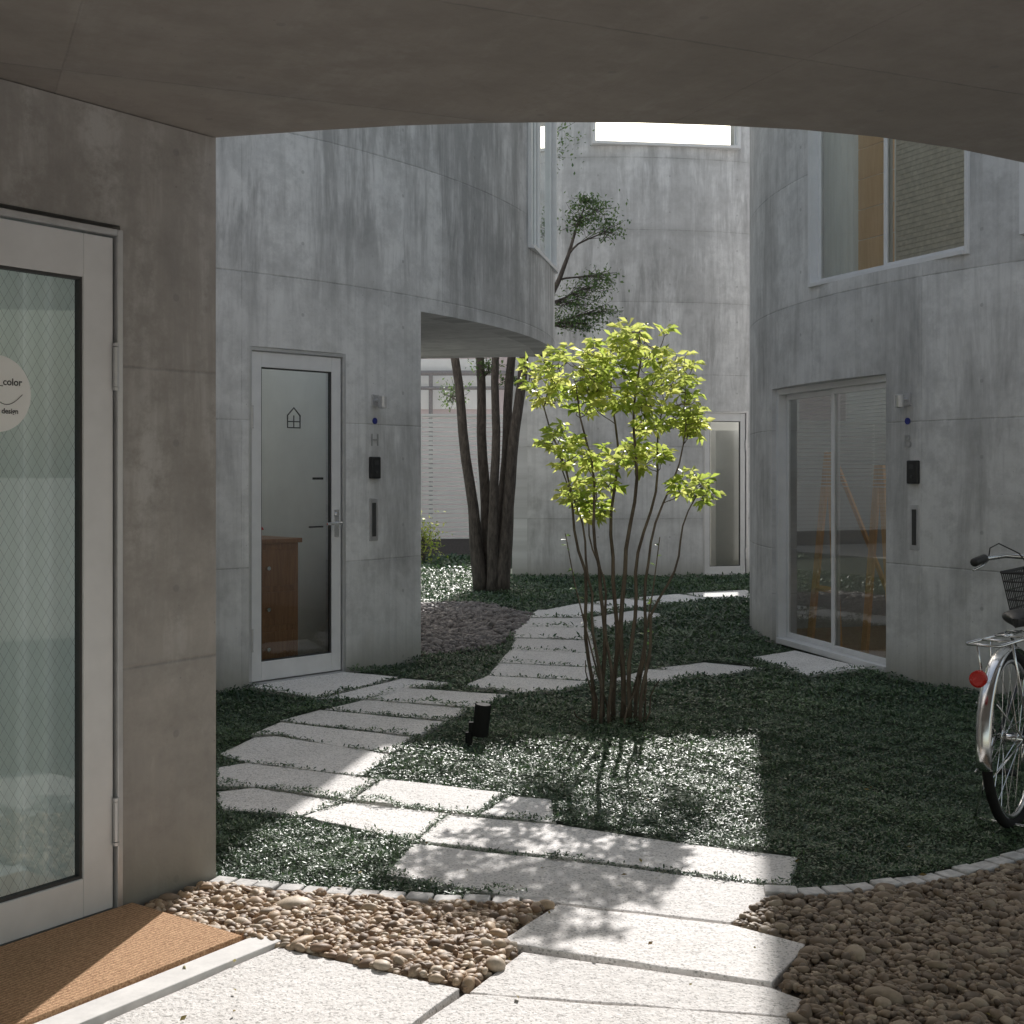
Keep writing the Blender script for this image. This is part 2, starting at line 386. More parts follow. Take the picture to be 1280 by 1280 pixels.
SL={
'a1':[(-.655,3.60),(-.135,3.31),(-.235,3.115),(-.38,2.78),(-1.12,2.78),(-.985,3.115)],
'a2':[(-.12,3.275),(.68,3.13),(.58,2.78),(-.355,2.78),(-.212,3.115)],
'a3':[(.03,3.575),(.67,3.33),(.74,3.25),(.69,3.145),(-.11,3.295)],
'a4':[(.14,3.955),(.65,3.775),(.83,3.62),(.68,3.35),(-.04,3.635)],
'a5':[(-.42,4.25),(-.36,4.61),(.35,4.345),(.88,4.115),(.65,3.80),(.12,3.98)],
'a6':[(-.35,4.64),(-.25,4.985),(.18,4.85),(.62,4.60),(.99,4.44),(.90,4.14),(.36,4.37)],
'a7':[(-.65,5.22),(-.56,5.57),(-.03,5.33),(-.15,5.005)],
'a8':[(-.13,5.00),(-.01,5.29),(.16,5.23),(.17,4.88)],
'a9':[(-.81,4.97),(-.67,5.18),(-.17,4.98),(-.26,4.99),(-.36,4.65),(-.45,4.70)],
'a10':[(-1.24,5.36),(-1.09,5.43),(-.69,5.20),(-.82,4.995),(-1.16,5.08)],
'a11':[(-1.34,5.80),(-1.22,5.90),(-.585,5.59),(-.67,5.24),(-1.08,5.45),(-1.26,5.46)],
'a12':[(-1.39,6.08),(-1.30,6.45),(-1.20,6.49),(-.56,6.06),(-.665,5.65),(-.79,5.70),(-1.24,5.92)],
'a13':[(-1.33,6.53),(-1.24,6.84),(-.49,6.45),(-.57,6.12),(-.85,6.24),(-1.18,6.53)],
'a14':[(-1.25,6.89),(-1.08,7.20),(-.35,6.85),(-.47,6.48)],
'a15':[(-1.06,7.23),(-.87,7.53),(-.24,7.25),(-.34,6.90)],
'a16':[(-.86,7.55),(-.66,7.94),(-.01,7.70),(-.20,7.28)],
'd1':[(-1.63,7.96),(-1.19,8.58),(-.74,8.34),(-1.17,7.58)],
'd2':[(-1.14,7.56),(-.71,8.31),(-.37,8.13),(-.63,7.97),(-.88,7.56)],
'a17':[(-.30,8.02),(-.16,8.39),(.52,8.16),(.32,7.86),(.03,7.74)],
'a18':[(-.15,8.42),(-.10,8.95),(.56,8.74),(.55,8.19)],
'a19':[(-.09,8.98),(-.02,9.59),(.62,9.42),(.58,8.77)],
'a20':[(-.02,9.62),(.03,10.32),(.65,10.18),(.62,9.45)],
'a21':[(.01,10.35),(.02,11.07),(.66,10.99),(.65,10.21)],
'a22':[(.01,11.10),(.09,11.74),(.68,11.74),(.66,11.02)],
'a23':[(.11,11.78),(.25,12.42),(.74,12.40),(.68,11.78)],
'a24':[(.34,12.47),(.69,13.06),(1.18,12.68),(.82,12.11)],
'a25':[(.76,13.10),(1.18,13.55),(1.56,13.03),(1.22,12.58)],
'a26':[(1.24,13.60),(1.84,14.06),(2.08,13.52),(1.61,13.04)],
'a27':[(1.90,14.12),(2.67,14.52),(2.55,13.64),(2.13,13.42)],
'b1':[(.60,8.20),(.93,8.70),(1.29,8.55),(.97,8.16)],
'b2':[(.98,8.73),(1.35,9.00),(1.73,8.74),(1.33,8.40)],
'b3':[(1.74,9.25),(2.12,9.6),(2.42,8.75),(1.95,8.43)],
'c1':[(.72,11.80),(1.20,12.42),(1.46,12.00),(.71,10.80)],
}
def rough_poly(poly,amp=.005,step=.09):
    out=[]; n=len(poly)
    for i in range(n):
        a=poly[i]; b=poly[(i+1)%n]; Ln=math.hypot(b[0]-a[0],b[1]-a[1]); k=max(1,int(Ln/step))
        for j in range(k):
            t=j/k; x=a[0]+(b[0]-a[0])*t; y=a[1]+(b[1]-a[1])*t
            if j: x+=random.uniform(-amp,amp); y+=random.uniform(-amp,amp)
            out.append((x,y))
    return out
pm=MB()
for k,p in SL.items():
    pm.prism(rough_poly(p),-.01,.014+random.uniform(-.003,.003))
pm.obj('stone_path',M_GRAN,bevel=.004)

gravL=[(-1.14,3.90),(-.985,4.16),(-.75,4.06),(-.51,4.02),(-.25,3.96),(.12,3.94),(-.05,3.65),(.02,3.58),(-.11,3.33),(-.15,3.33),(-.68,3.62),(-.80,3.67)]
gravR=[(.66,3.79),(.80,4.02),(.91,4.01),(1.08,4.05),(1.33,4.14),(1.56,4.25),(1.77,4.40),(2.3,4.80),(2.9,5.3),(3.4,4.3),(2.2,2.4),(.50,2.3),(.60,2.78),(.70,3.13),(.76,3.27),(.70,3.34),(.85,3.62)]
gravB=[(-1.3,12.9),(-.33,13.09),(.19,12.00),(.00,10.49),(-.14,9.73),(-.30,9.6),(-.60,9.3),(-1.4,10.5)]
for nm,p in (('gravel_bed_soil',gravL),('gravel_bed_soil',gravR),('gravel_bed_soil',gravB)): flat_poly(nm,p,-.006,M_SOIL)
def inside(P,poly):
    x,y=P[:,0],P[:,1]; c=np.zeros(len(P),bool); n=len(poly)
    for i in range(n):
        x0,y0=poly[i]; x1,y1=poly[i-1]
        cond=((y0>y)!=(y1>y))
        xi=(x1-x0)*(y-y0)/((y1-y0) if y1!=y0 else 1e-9)+x0
        c^=cond&(x<xi)
    return c
def ico(sub):
    import bmesh
    bm=bmesh.new(); bmesh.ops.create_icosphere(bm,subdivisions=sub,radius=1)
    v=np.array([x.co[:] for x in bm.verts]); f=np.array([[q.index for q in p.verts] for p in bm.faces]); bm.free(); return v,f
def pebbles(name,poly,dens,size,mat,sub=2,zspread=.03,keep=None):
    xs=[p[0] for p in poly]; ys=[p[1] for p in poly]
    A=(max(xs)-min(xs))*(max(ys)-min(ys)); n=int(A*dens)
    P=np.c_[rng.uniform(min(xs),max(xs),n),rng.uniform(min(ys),max(ys),n)]
    P=P[inside(P,poly)]
    if keep is not None: P=P[keep(P)]
    n=len(P); tv,tf=ico(sub)
    sc=size*rng.lognormal(0,.32,(n,1))*np.c_[rng.uniform(.9,1.5,n),rng.uniform(.7,1.1,n),rng.uniform(.5,.8,n)]
    V=tv[None]*sc[:,None,:]
    ph=rng.uniform(0,6.28,(n,1,3)); V=V*(1+.22*np.sin(tv[None]*3.6+ph))
    ax=rng.uniform(0,6.28,n); ti=rng.normal(0,.45,n)
    ct,st=np.cos(ti)[:,None],np.sin(ti)[:,None]; y=V[:,:,1]*ct-V[:,:,2]*st; z=V[:,:,1]*st+V[:,:,2]*ct; V[:,:,1]=y; V[:,:,2]=z
    ca,sa=np.cos(ax)[:,None],np.sin(ax)[:,None]; x=V[:,:,0]*ca-V[:,:,1]*sa; y=V[:,:,0]*sa+V[:,:,1]*ca; V[:,:,0]=x; V[:,:,1]=y
    V[:,:,0]+=P[:,0:1]; V[:,:,1]+=P[:,1:2]; V[:,:,2]+=rng.uniform(-.004,zspread,n)[:,None]
    F=(tf[None]+(np.arange(n)*len(tv))[:,None,None]).reshape(-1,3)
    return np_mesh(name,V.reshape(-1,3),F,mat,smooth=True)
pebbles('gravel',gravL,10500,.0116,M_PEB,2,.024)
pebbles('gravel',gravR,7600,.0112,M_PEBR,2,.022,keep=lambda P:(P[:,1]>2.8)&(P[:,0]<.43*P[:,1]+.1))
pebbles('gravel',gravB,1500,.022,M_PEBD,1,.025)

eL=[(-.98,4.185),(-.75,4.11),(-.51,4.065),(-.25,4.01),(.12,3.975)]
eR=[(.80,4.08),(.91,4.065),(1.08,4.10),(1.34,4.19),(1.56,4.31),(1.78,4.45),(2.3,4.86),(2.9,5.4)]
em=MB()
for line in (eL,eR):
    for a,b in zip(line[:-1],line[1:]):
        fr,Ln=frame2(a,b); k=max(1,round(Ln/.095))
        for i in range(k):
            u0=Ln*i/k+.004; u1=Ln*(i+1)/k-.004; j=random.uniform(-.006,.006)
            em.box(fr,u0,u1,-.035+j,.035+j,-.01,.022+random.uniform(-.005,.006))
em.obj('granite_edging',M_KERB,bevel=.006)

# ------------------------------------------------------------------ building H (round, left)
cH=(-6.0,12.72); rH=6.42
bH=empty('round_concrete_building',(cH[0],cH[1],0))
dH=(-47.3,-40.4)
arc_wall('ground_floor_wall',cH,rH,-64,-33.6,-.05,2.5,[(dH[0],dH[1],-.06,2.14)],M_H,bH)
arc_wall('upper_wall',cH,rH,-64,0.0,2.5,6.2,[(-17.1,-4.0,3.25,5.6)],M_H,bH)
pc=cpt(cH,rH,-33.6); strip_wall('return_wall',[pc,(-1.5,11.9)],[0,2.9],-.05,2.497,[],M_SOF,.18,bH)
p0=cpt(cH,rH,0); strip_wall('rear_wall',[p0,(-2.6,13.3),(-6,13.6)],[0,3.1,6.5],2.5,6.2,[],M_SOF,.2,bH)
flat_poly('overhang_soffit',[cpt(cH,rH-.02,a) for a in range(-36,1,2)]+[(-2.6,13.25),(-2.6,10.6)],2.504,M_SOF,bH,.4)

def door_unit(P,Q,z0,z1,parent,fw=.025,stile=.085,rail=.1,w=-.05,glass=M_GLASS,hinges='L',name='door',brail=None,outset=0):
    fr,Ln=frame2(P,Q); f=MB(); brail=brail or rail
    f.box(fr,0,fw,w-.06,w+.035,z0,z1); f.box(fr,Ln-fw,Ln,w-.06,w+.035,z0,z1); f.box(fr,fw,Ln-fw,w-.06,w+.035,z1-fw,z1)
    f.box(fr,fw,Ln-fw,w-.06,w+.05,z0-.02,z0+.012)
    f.obj(name+'_jamb',M_ALUD,parent,bevel=.003)
    a,b=fw+.006,Ln-fw-.006; t=z1-fw-.006; s=z0+.018
    g=MB(); g.box(fr,a,a+stile,w-.02,w+.02,s,t); g.box(fr,b-stile,b,w-.02,w+.02,s,t)
    g.box(fr,a+stile,b-stile,w-.0195,w+.0195,s,s+brail); g.box(fr,a+stile,b-stile,w-.0195,w+.0195,t-rail,t)
    g.obj(name+'_leaf',M_ALU,parent,bevel=.003)
    k=MB(); q=.008
    k.box(fr,a+stile,a+stile+q,w-.012,w+.012,s+brail,t-rail); k.box(fr,b-stile-q,b-stile,w-.012,w+.012,s+brail,t-rail)
    k.box(fr,a+stile+q,b-stile-q,w-.012,w+.012,s+brail,s+brail+q); k.box(fr,a+stile+q,b-stile-q,w-.012,w+.012,t-rail-q,t-rail)
    k.obj(name+'_gasket',M_GASK,parent)
    uv_quad(name+'_glass',fr,a+stile,b-stile,w,s+brail,t-rail,glass,parent)
    h=MB(); uh=fw+.003 if hinges=='L' else Ln-fw-.003
    for z in (z0+.28,(z0+z1)/2+.62):
        O,d,n=fr; x=O[0]+d[0]*uh+n[0]*(w+.03); y=O[1]+d[1]*uh+n[1]*(w+.03)
        h.tube([(x,y,z-.06),(x,y,z+.06)],.009,8); h.tube([(x,y,z+.062),(x,y,z+.072)],.011,8); h.tube([(x,y,z-.072),(x,y,z-.062)],.011,8)
    h.obj(name+'_hinges',M_ALUD,parent,smooth=False)
    return fr,Ln
P=cpt(cH,rH,dH[0]); Q=cpt(cH,rH,dH[1])
fr,Ln=door_unit(P,Q,.012,2.14,bH,hinges='L',stile=.075,rail=.095,brail=.12,w=-.035)
def handle(fr,u,z,w,parent,dirn=-1):
    O,d,n=fr; pt=lambda a,b,c:(O[0]+d[0]*a+n[0]*b,O[1]+d[1]*a+n[1]*b,c)
    h=MB(); h.box(fr,u-.018,u+.018,w,w+.008,z-.09,z+.09)
    h.tube([pt(u,w,z),pt(u,w+.055,z),pt(u+dirn*.02,w+.06,z),pt(u+dirn*.12,w+.06,z)],[.011,.010,.010,.009],10)
    h.tube([pt(u,w+.008,z+.06),pt(u,w+.02,z+.06)],.013,12)
    h.obj('door_handle',M_STEEL,parent,smooth=False)
handle(fr,Ln-.07,1.01,-.015,bH)
cx=lambda fr,u,w:(fr[0][0]+fr[1][0]*u+fr[2][0]*w,fr[0][1]+fr[1][1]*u+fr[2][1]*w)
im=MB(); im.box(fr,-.9,2.2,-1.3,-1.2,0,2.5); im.box(fr,-1.0,-.9,-1.2,-.3,0,2.5); im.box(fr,Ln+.12,Ln+.2,-1.2,-.35,0,2.4)
im.obj('interior_walls',M_WHITE,bH)
fm=MB(); fm.box(fr,-.9,Ln+.12,-1.2,-.22,-.008,.02); fm.obj('interior_floor',M_FLOOR,bH)
cb=MB(); cb.box(fr,.0,.56,-.75,-.24,.02,.88); cb.box(fr,-.02,.58,-.77,-.22,.88,.91)
cb.obj('hall_cabinet',M_CAB,bH,bevel=.004)
cb=MB(); 
for zz in (.30,.56): cb.box(fr,.03,.53,-.242,-.230,zz-.22,zz)
cb.box(fr,.03,.53,-.242,-.230,.60,.84); cb.obj('cabinet_drawers',M_CAB,bH,bevel=.004)
cb=MB(); 
for zz in (.19,.45,.72): cb.tube([(*cx(fr,.30,-.23),zz),(*cx(fr,.30,-.205),zz)],.014,10)
cb.obj('drawer_knobs',M_STEEL,bH)
hs=MB(); hs.box(fr,.20,.31,-.40,-.30,.912,.97); hs.obj('ornament_house_body',simple('ornament_pink',(.7,.4,.35),.6),bH)
hr=MB()
for (u,w,z) in ((.19,-.41,.97),(.32,-.41,.97),(.32,-.29,.97),(.19,-.29,.97),(.19,-.35,1.02),(.32,-.35,1.02)):
    q=cx(fr,u,w); hr.v.append((q[0],q[1],z))
hr.f=[(0,1,5,4),(2,3,4,5),(0,4,3),(1,2,5),(0,3,2,1)]; hr.obj('ornament_house_roof',M_RED,bH)
hp=MB(); 
pts=[(.37,1.64),(.47,1.64),(.47,1.72),(.42,1.77),(.37,1.72)]
hp.tube([(*cx(fr,u,-.10),z) for u,z in pts],.005,6,closed=True)
hp.tube([(*cx(fr,.37,-.10),1.68),(*cx(fr,.47,-.10),1.68)],.004,6); hp.tube([(*cx(fr,.42,-.10),1.64),(*cx(fr,.42,-.10),1.72)],.004,6)
hp.obj('hanging_ornament',M_BLACK,bH)
hp=MB()
hp.box(fr,.52,.60,-.033,-.020,1.30,1.315); hp.box(fr,.49,.60,-.033,-.020,.985,.995); hp.obj('door_glass_labels',M_BLACK,bH)

def wall_fittings(c,r,aL,aI,aM,letter,parent,zl=1.83,zi=1.38):
    def frm(a):
        p=cpt(c,r,a); t=(-math.sin(R(a)),math.cos(R(a))); n=(math.cos(R(a)),math.sin(R(a))); return (p,t,n)
    f=frm(aL); m=MB(); pt=lambda fr,u,w,z:(*cx(fr,u,w),z)
    m.box(f,-.03,.03,0,.012,zl-.03,zl+.05)
    m.tube([pt(f,0,.01,zl+.01),pt(f,0,.05,zl+.01)],.010,10)
    m.tube([pt(f,0,.075,zl-.045),pt(f,0,.075,zl-.04),pt(f,0,.075,zl+.035),pt(f,0,.075,zl+.04)],[.026,.030,.030,.022],14)
    m.obj('wall_lamp',M_ALUD,parent)
    m=MB(); m.tube([pt(f,.0,0,zl-.13),pt(f,.0,.006,zl-.13)],.022,18); m.obj('number_badge',M_BLUE,parent)
    cu=bpy.data.curves.new('unit_letter','FONT'); cu.body=letter; cu.size=.12; cu.align_x='CENTER'; cu.extrude=.001
    o=bpy.data.objects.new('unit_letter',cu); cu.materials.append(simple('letter_grey',(.36,.36,.36),.6)); scene.collection.objects.link(o)
    n=Vector((f[2][0],f[2][1],0)); t=Vector((f[1][0],f[1][1],0)); 
    mt=Matrix((( t.x,0,n.x,f[0][0]+n.x*.004),(t.y,0,n.y,f[0][1]+n.y*.004),(0,1,0,zl-.30),(0,0,0,1)))
    attach(o,parent); o.matrix_basis=mt
    f=frm(aI); m=MB(); m.box(f,-.045,.045,-.005,.03,zi-.075,zi+.075); m.obj('intercom',M_BLACK,parent,bevel=.008)
    m=MB(); m.tube([pt(f,0,.03,zi-.03),pt(f,0,.034,zi-.03)],.011,14); m.box(f,-.02,.02,.03,.0315,zi+.02,zi+.05); m.obj('intercom_button',M_GASK,parent)
    f=frm(aM); z0,z1=zi-.50,zi-.21
    m=MB(); m.box(f,-.04,.04,-.004,.005,z0,z1); m.obj('mail_slot_plate',M_ALUD,parent,bevel=.002)
    m=MB(); m.box(f,-.018,.018,.005,.008,z0+.03,z1-.03); m.obj('mail_slot_flap',M_GASK,parent,bevel=.001)
wall_fittings(cH,rH,-38.0,-38.1,-38.1,'H',bH)

def window_unit(P,Q,z0,z1,parent,name='window',div=(),fw=.045,w=-.04,glass=M_GLASS,outset=.05,mat=M_ALU,st=.035):
    fr,Ln=frame2(P,Q); m=MB()
    m.box(fr,0,fw,w-.05,outset,z0,z1); m.box(fr,Ln-fw,Ln,w-.05,outset,z0,z1)
    m.box(fr,fw,Ln-fw,w-.05,outset-.002,z1-fw,z1); m.box(fr,fw,Ln-fw,w-.05,outset+.02,z0,z0+fw)
    ed=[fw]+[Ln*x for x in div]+[Ln-fw]
    for i,(a,b) in enumerate(zip(ed[:-1],ed[1:])):
        ww=w+(.012 if i%2 else -.018)
        a2=a-(st/2 if i else 0); b2=b+(st/2 if i<len(ed)-2 else 0)
        m.box(fr,a2,a2+st,ww-.012,ww+.012,z0+fw,z1-fw); m.box(fr,b2-st,b2,ww-.012,ww+.012,z0+fw,z1-fw)
        m.box(fr,a2+st,b2-st,ww-.0115,ww+.0115,z0+fw,z0+fw+st); m.box(fr,a2+st,b2-st,ww-.0115,ww+.0115,z1-fw-st,z1-fw)
        uv_quad(name+'_glass',fr,a2+st,b2-st,ww,z0+fw+st,z1-fw-st,glass,parent)
    m.obj(name+'_frame',mat,parent,bevel=.003); return fr,Ln
window_unit(cpt(cH,rH,-17.1),cpt(cH,rH,-4.0),3.25,5.6,bH,div=(.5,),outset=.03,fw=.035)

# ------------------------------------------------------------------ building B (round, right)
cB=(6.85,10.49); rB=4.82
bB=empty('round_concrete_building',(cB[0],cB[1],0))
dB=(184.9,204.8); wB=(193.9,213.1)
arc_wall('outer_wall',cB,rB,95,262,-.05,6.2,[(dB[0],dB[1],-.06,2.0),(wB[0],wB[1],2.69,4.6),(217.3,229,2.75,3.3)],M_B,bB)
P=cpt(cB,rB,dB[0]); Q=cpt(cB,rB,dB[1])
fr,Ln=window_unit(P,Q,.01,2.0,bB,'sliding_door',div=(.5,),w=-.09,outset=-.03,glass=M_GLASSB,st=.04)
im=MB(); im.box(fr,-.6,Ln+1.0,-2.3,-2.2,0,2.6); im.box(fr,-.7,-.6,-2.2,-.3,0,2.6); im.box(fr,Ln+.9,Ln+1.0,-2.2,-.35,0,2.6); im.obj('interior_walls',M_GREYI,bB)
im=MB(); im.box(fr,-.6,Ln+.9,-2.2,-.26,-.008,.03); im.obj('interior_floor',M_FLOOR,bB)
im=MB(); im.box(fr,-.4,.35,-2.1,-1.7,.03,1.5); im.box(fr,1.1,2.0,-2.1,-1.75,.03,.85); im.obj('shelves',M_CAB,bB,bevel=.004)
bl=MB(); z=1.92
while z>1.22:
    bl.box(fr,.06,Ln-.06,-.222,-.202,z,z+.004); z-=.026
bl.obj('venetian_blind',M_BLIND,bB)
ea=MB(); pt=lambda u,w,z:(*cx(fr,u,w),z)
ea.tube([pt(.10,-.28,.03),pt(.34,-.30,1.5)],.030,4); ea.tube([pt(.54,-.28,.03),pt(.37,-.30,1.5)],.030,4); ea.tube([pt(.32,-1.0,.03),pt(.34,-.36,1.45)],.020,4)
ea.tube([pt(.17,-.29,.45),pt(.50,-.29,.45)],.024,4)
ea.tube([pt(.88,-.30,.03),pt(1.00,-.34,1.4)],.030,4); ea.tube([pt(1.27,-.30,.03),pt(1.04,-.34,1.4)],.030,4)
ea.obj('easel',M_EASEL,bB)
fr,Ln=window_unit(cpt(cB,rB,wB[0]),cpt(cB,rB,wB[1]),2.69,4.6,bB,'upper_window',div=(.5,),outset=.02,fw=.03,st=.032)
sh=MB(); z=2.76
while z<4.5:
    sh.box(fr,.44,.80,-.10,-.085,z,z+.205); z+=.212
sh.obj('wood_shutter',M_SHUT,bB)
sh=MB(); z=2.76
while z<4.5:
    sh.box(fr,.83,Ln-.06,-.10,-.085,z,z+.031); z+=.034
sh.obj('louvre_blind',simple('blind_tan',(.70,.63,.54),.7),bB)
sh=MB(); cv=[]; k=34
for i in range(k+1):
    u=.03+.40*i/k; x,y=cx(fr,u,-.10+.010*math.sin(i*1.1)); cv+=[(x,y,2.74),(x,y,4.55)]
sh.v=cv; sh.f=[(2*i,2*i+2,2*i+3,2*i+1) for i in range(k)]; sh.obj('upper_curtain',M_CURT2,bB,smooth=True)
im=MB(); im.box(fr,-1.8,Ln+1.8,-1.5,-1.4,2.6,6.1); im.obj('sun_block_room_wall',M_WHITE,bB)  # room wall, widened and raised to block sun crossing the open-topped building
window_unit(cpt(cB,rB,217.3),cpt(cB,rB,229),2.75,3.3,bB,'side_window',div=(.5,),outset=.04)
wall_fittings(cB,rB,207.2,207.9,207.9,'B',bB,zl=1.81,zi=1.35)

# ------------------------------------------------------------------ building C (back)
cC=(1.3,21.5); rC=5.15
bC=empty('round_concrete_building',(cC[0],cC[1],0))
arc_wall('outer_wall',cC,rC,-104.6,-40,-.05,7.0,[(-77,-69.9,-.06,2.14),(-93.2,-71.5,5.52,6.75)],M_C,bC)
pe=cpt(cC,rC,-104.6); strip_wall('side_wall',[(1.35,22.0),pe],[0,5.6],-.05,5.4,[],M_C,.2,bC)
rf=MB(); rf.prism([cpt(cC,rC-.21,a) for a in range(-102,-39,4)]+[(4.6,19.9),(1.0,19.9)],6.86,6.99); rf.obj('sun_block_roof',M_SOF,bC)  # unseen roof strip added to stop sun through the top window
door_unit(cpt(cC,rC,-77),cpt(cC,rC,-69.9),.012,2.14,bC,hinges='R',w=-.03,stile=.07)
fr,_=frame2(cpt(cC,rC,-77),cpt(cC,rC,-69.9))
im=MB(); im.box(fr,-.6,1.4,-1.2,-1.1,0,2.5); im.box(fr,.35,.75,-.5,-.35,.0,1.9); im.obj('interior_walls',M_GREYI,bC)
window_unit(cpt(cC,rC,-93.2),cpt(cC,rC,-71.5),5.52,6.75,bC,'top_window',outset=.12,fw=.035,st=.02,w=.02)

# ------------------------------------------------------------------ passage building (we stand under it)
A0=Vector((-.974,4.21)); dA=Vector((-.578,-.816)).normalized(); nA=Vector((-dA.y,dA.x)); 
if nA.x<0: nA=-nA
bA=empty('concrete_passage_building',(-3,2,0))
def apt(u,w=0): q=A0+dA*u+nA*w; return (q.x,q.y)
us=[0,.38,1.36,3.0,7.0]
pts=[apt(u) for u in us][::-1]; uu=[-u for u in us][::-1]
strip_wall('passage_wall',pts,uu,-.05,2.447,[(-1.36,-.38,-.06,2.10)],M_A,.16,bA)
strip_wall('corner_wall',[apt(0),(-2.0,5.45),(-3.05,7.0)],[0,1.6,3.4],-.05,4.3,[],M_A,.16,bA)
edge=[(-.974,4.21),(-.80,4.165),(-.62,4.12),(-.36,4.065),(-.1,4.035),(.15,4.025),(.4,4.03),(.65,4.06),(.92,4.11),(1.2,4.20),(1.5,4.345),(1.82,4.55),(2.3,4.93),(2.9,5.5),(3.6,6.0)]
ul=[0]
for a,b in zip(edge[:-1],edge[1:]): ul.append(ul[-1]+math.hypot(b[0]-a[0],b[1]-a[1]))
strip_wall('upper_facade',edge[::-1],[-x for x in ul][::-1],2.4535,4.3,[],M_B,.16,bA)
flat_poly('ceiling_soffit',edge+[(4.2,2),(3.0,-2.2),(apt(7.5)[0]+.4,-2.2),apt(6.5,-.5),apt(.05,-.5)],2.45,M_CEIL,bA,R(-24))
P=apt(1.36); Q=apt(.38)
frd,Ln=door_unit(P,Q,.012,2.085,bA,fw=.02,stile=.105,rail=.13,brail=.115,w=-.02,glass=M_WGLASS,hinges='R')
cm=MB(); cv=[]; k=120
for i in range(k+1):
    u=-.05+(Ln+.1)*i/k; w=-.13+.030*math.sin(i*.62+.5*math.sin(i*.11))+.010*math.sin(i*.23+1)
    x,y=cx(frd,u,w); cv+= [(x,y,.03),(x,y,2.15)]
cm.v=cv; cm.f=[(2*i,2*i+2,2*i+3,2*i+1) for i in range(k)]; cm.obj('curtain',M_CURT,bA,smooth=True)
s=MB(); uc=Ln-(.785-.38); c0=cx(frd,uc,-.017); c1=cx(frd,uc,-.0155)
s.tube([(*c0,1.57),(*c1,1.57)],.108,48); s.obj('round_sticker',simple('sticker_white',(.95,.95,.93),.5,0,.02),bA)
def txt(body,fr,u,w,z,size,mat,parent,name='sticker_text'):
    cu=bpy.data.curves.new(name,'FONT'); cu.body=body; cu.size=size; cu.align_x='CENTER'; cu.extrude=.0002; cu.offset=.0004
    o=bpy.data.objects.new(name,cu); cu.materials.append(mat); scene.collection.objects.link(o)
    p=cx(fr,u,w); d,n=fr[1],fr[2]
    mt=Matrix(((d[0],0,n[0],p[0]),(d[1],0,n[1],p[1]),(0,1,0,z),(0,0,0,1)))
    attach(o,parent); o.matrix_basis=mt
txt('e_color',frd,uc+.035,-.0148,1.595,.028,M_BLACK,bA); txt('colour design',frd,uc+.010,-.0148,1.515,.021,M_BLACK,bA)
sm=MB(); sm.tube([(*cx(frd,uc-.02+.10*t,-.0150),1.570-.03*math.sin(math.pi*t)) for t in [i/12 for i in range(13)]],.0010,5); sm.obj('sticker_smile',M_BLACK,bA)
mm=MB(); fm_=(tuple(A0),tuple(-dA),tuple(nA)); mm.box(fm_,-1.28,-.345,.012,.50,.012,.034); 
o=mm.obj('door_mat',M_COIR,bevel=.006)
mm=MB(); mm.box(fm_,-3.2,-.30,.0,.505,-.01,.010); mm.box(fm_,-3.2,-.29,.508,.60,-.01,.024); mm.obj('doorstep',simple('step_stone',(.78,.76,.74),.8,0,.1,20,.002),bevel=.004)

# ------------------------------------------------------------------ background
fe=empty('louvre_fence',(-1,21.5,0)); frf=((-16.0,19.5),(.9939,.1104),(.1104,-.9939))
m=MB(); FL=17.8
for i in range(19): m.box(frf,i*.97,i*.97+.05,-.03,.03,.28,2.27)
m.box(frf,0,FL,-.035,.035,2.27,2.31); m.box(frf,0,FL,-.035,.035,.25,.28)
for z in np.arange(.30,2.26,.075):
    m.box(frf,0.02,FL-.02,-.02,.012,z,z+.055)
m.obj('fence_panels',M_FENCE,fe)
m=MB(); m.box(frf,-.1,FL+.1,-.10,.10,-.05,.25); m.obj('fence_plinth',simple('plinth_dark',(.12,.11,.11),.9),fe)
nb=empty('neighbour_house',(-2,27,0)); frn=((-20,25.5),(1,0),(0,-1))
m=MB(); m.box(frn,0,21.6,-6,0,-.05,4.1); m.obj('walls',M_PINK,nb)
m=MB(); m.box(frn,-.2,21.8,-6.2,.25,4.1,4.25); m.box(frn,18.0,19.6,0,.04,2.6,3.6)
for i in range(5): m.box(frn,2+i*3,3.4+i*3,0,.04,2.3,3.5)
m.obj('roof_and_shutters',M_FENCE,nb)
m=MB(); m.tube([(-3,25.2,3.3),(1.4,25.2,3.3)],.05,8); m.tube([(-3,25.15,3.0),(1.4,25.15,3.0)],.035,8); m.tube([(-1.6,25.2,0),(-1.6,25.2,3.3)],.04,8); m.tube([(.2,25.2,2.2),(.2,25.2,4.1)],.05,8); m.obj('pipes',simple('pipe_grey',(.3,.28,.28),.6),nb)

# ------------------------------------------------------------------ vegetation
def leaves(name,P,D,size,width,mat,parent=None,fold=.25,rnd=None,droop=.0,upj=.45):
    n=len(P)
    up=rng.normal(0,1,(n,3))*upj+np.array([0,0,1]); 
    S=np.cross(D,up); S/=np.linalg.norm(S,axis=1,keepdims=True)+1e-9
    Nn=np.cross(S,D)
    size=np.asarray(size).reshape(-1,1)*np.ones((n,1)); wd=size*width
    mid=P+D*size*.55
    a=P; b=mid+S*wd*.5+Nn*wd*fold; t=P+D*size-Nn*size*droop; c=mid-S*wd*.5+Nn*wd*fold
    V=np.stack([a,b,t,c],1).reshape(-1,3)
    i=np.arange(n)*4
    F=np.concatenate([np.c_[i,i+1,i+2],np.c_[i,i+2,i+3]])
    if rnd is None: rnd=rng.uniform(0,1,n)
    return np_mesh(name,V,F,mat,parent,attr=np.repeat(rnd,4))
def unit(v): return v/(np.linalg.norm(v,axis=-1,keepdims=True)+1e-9)

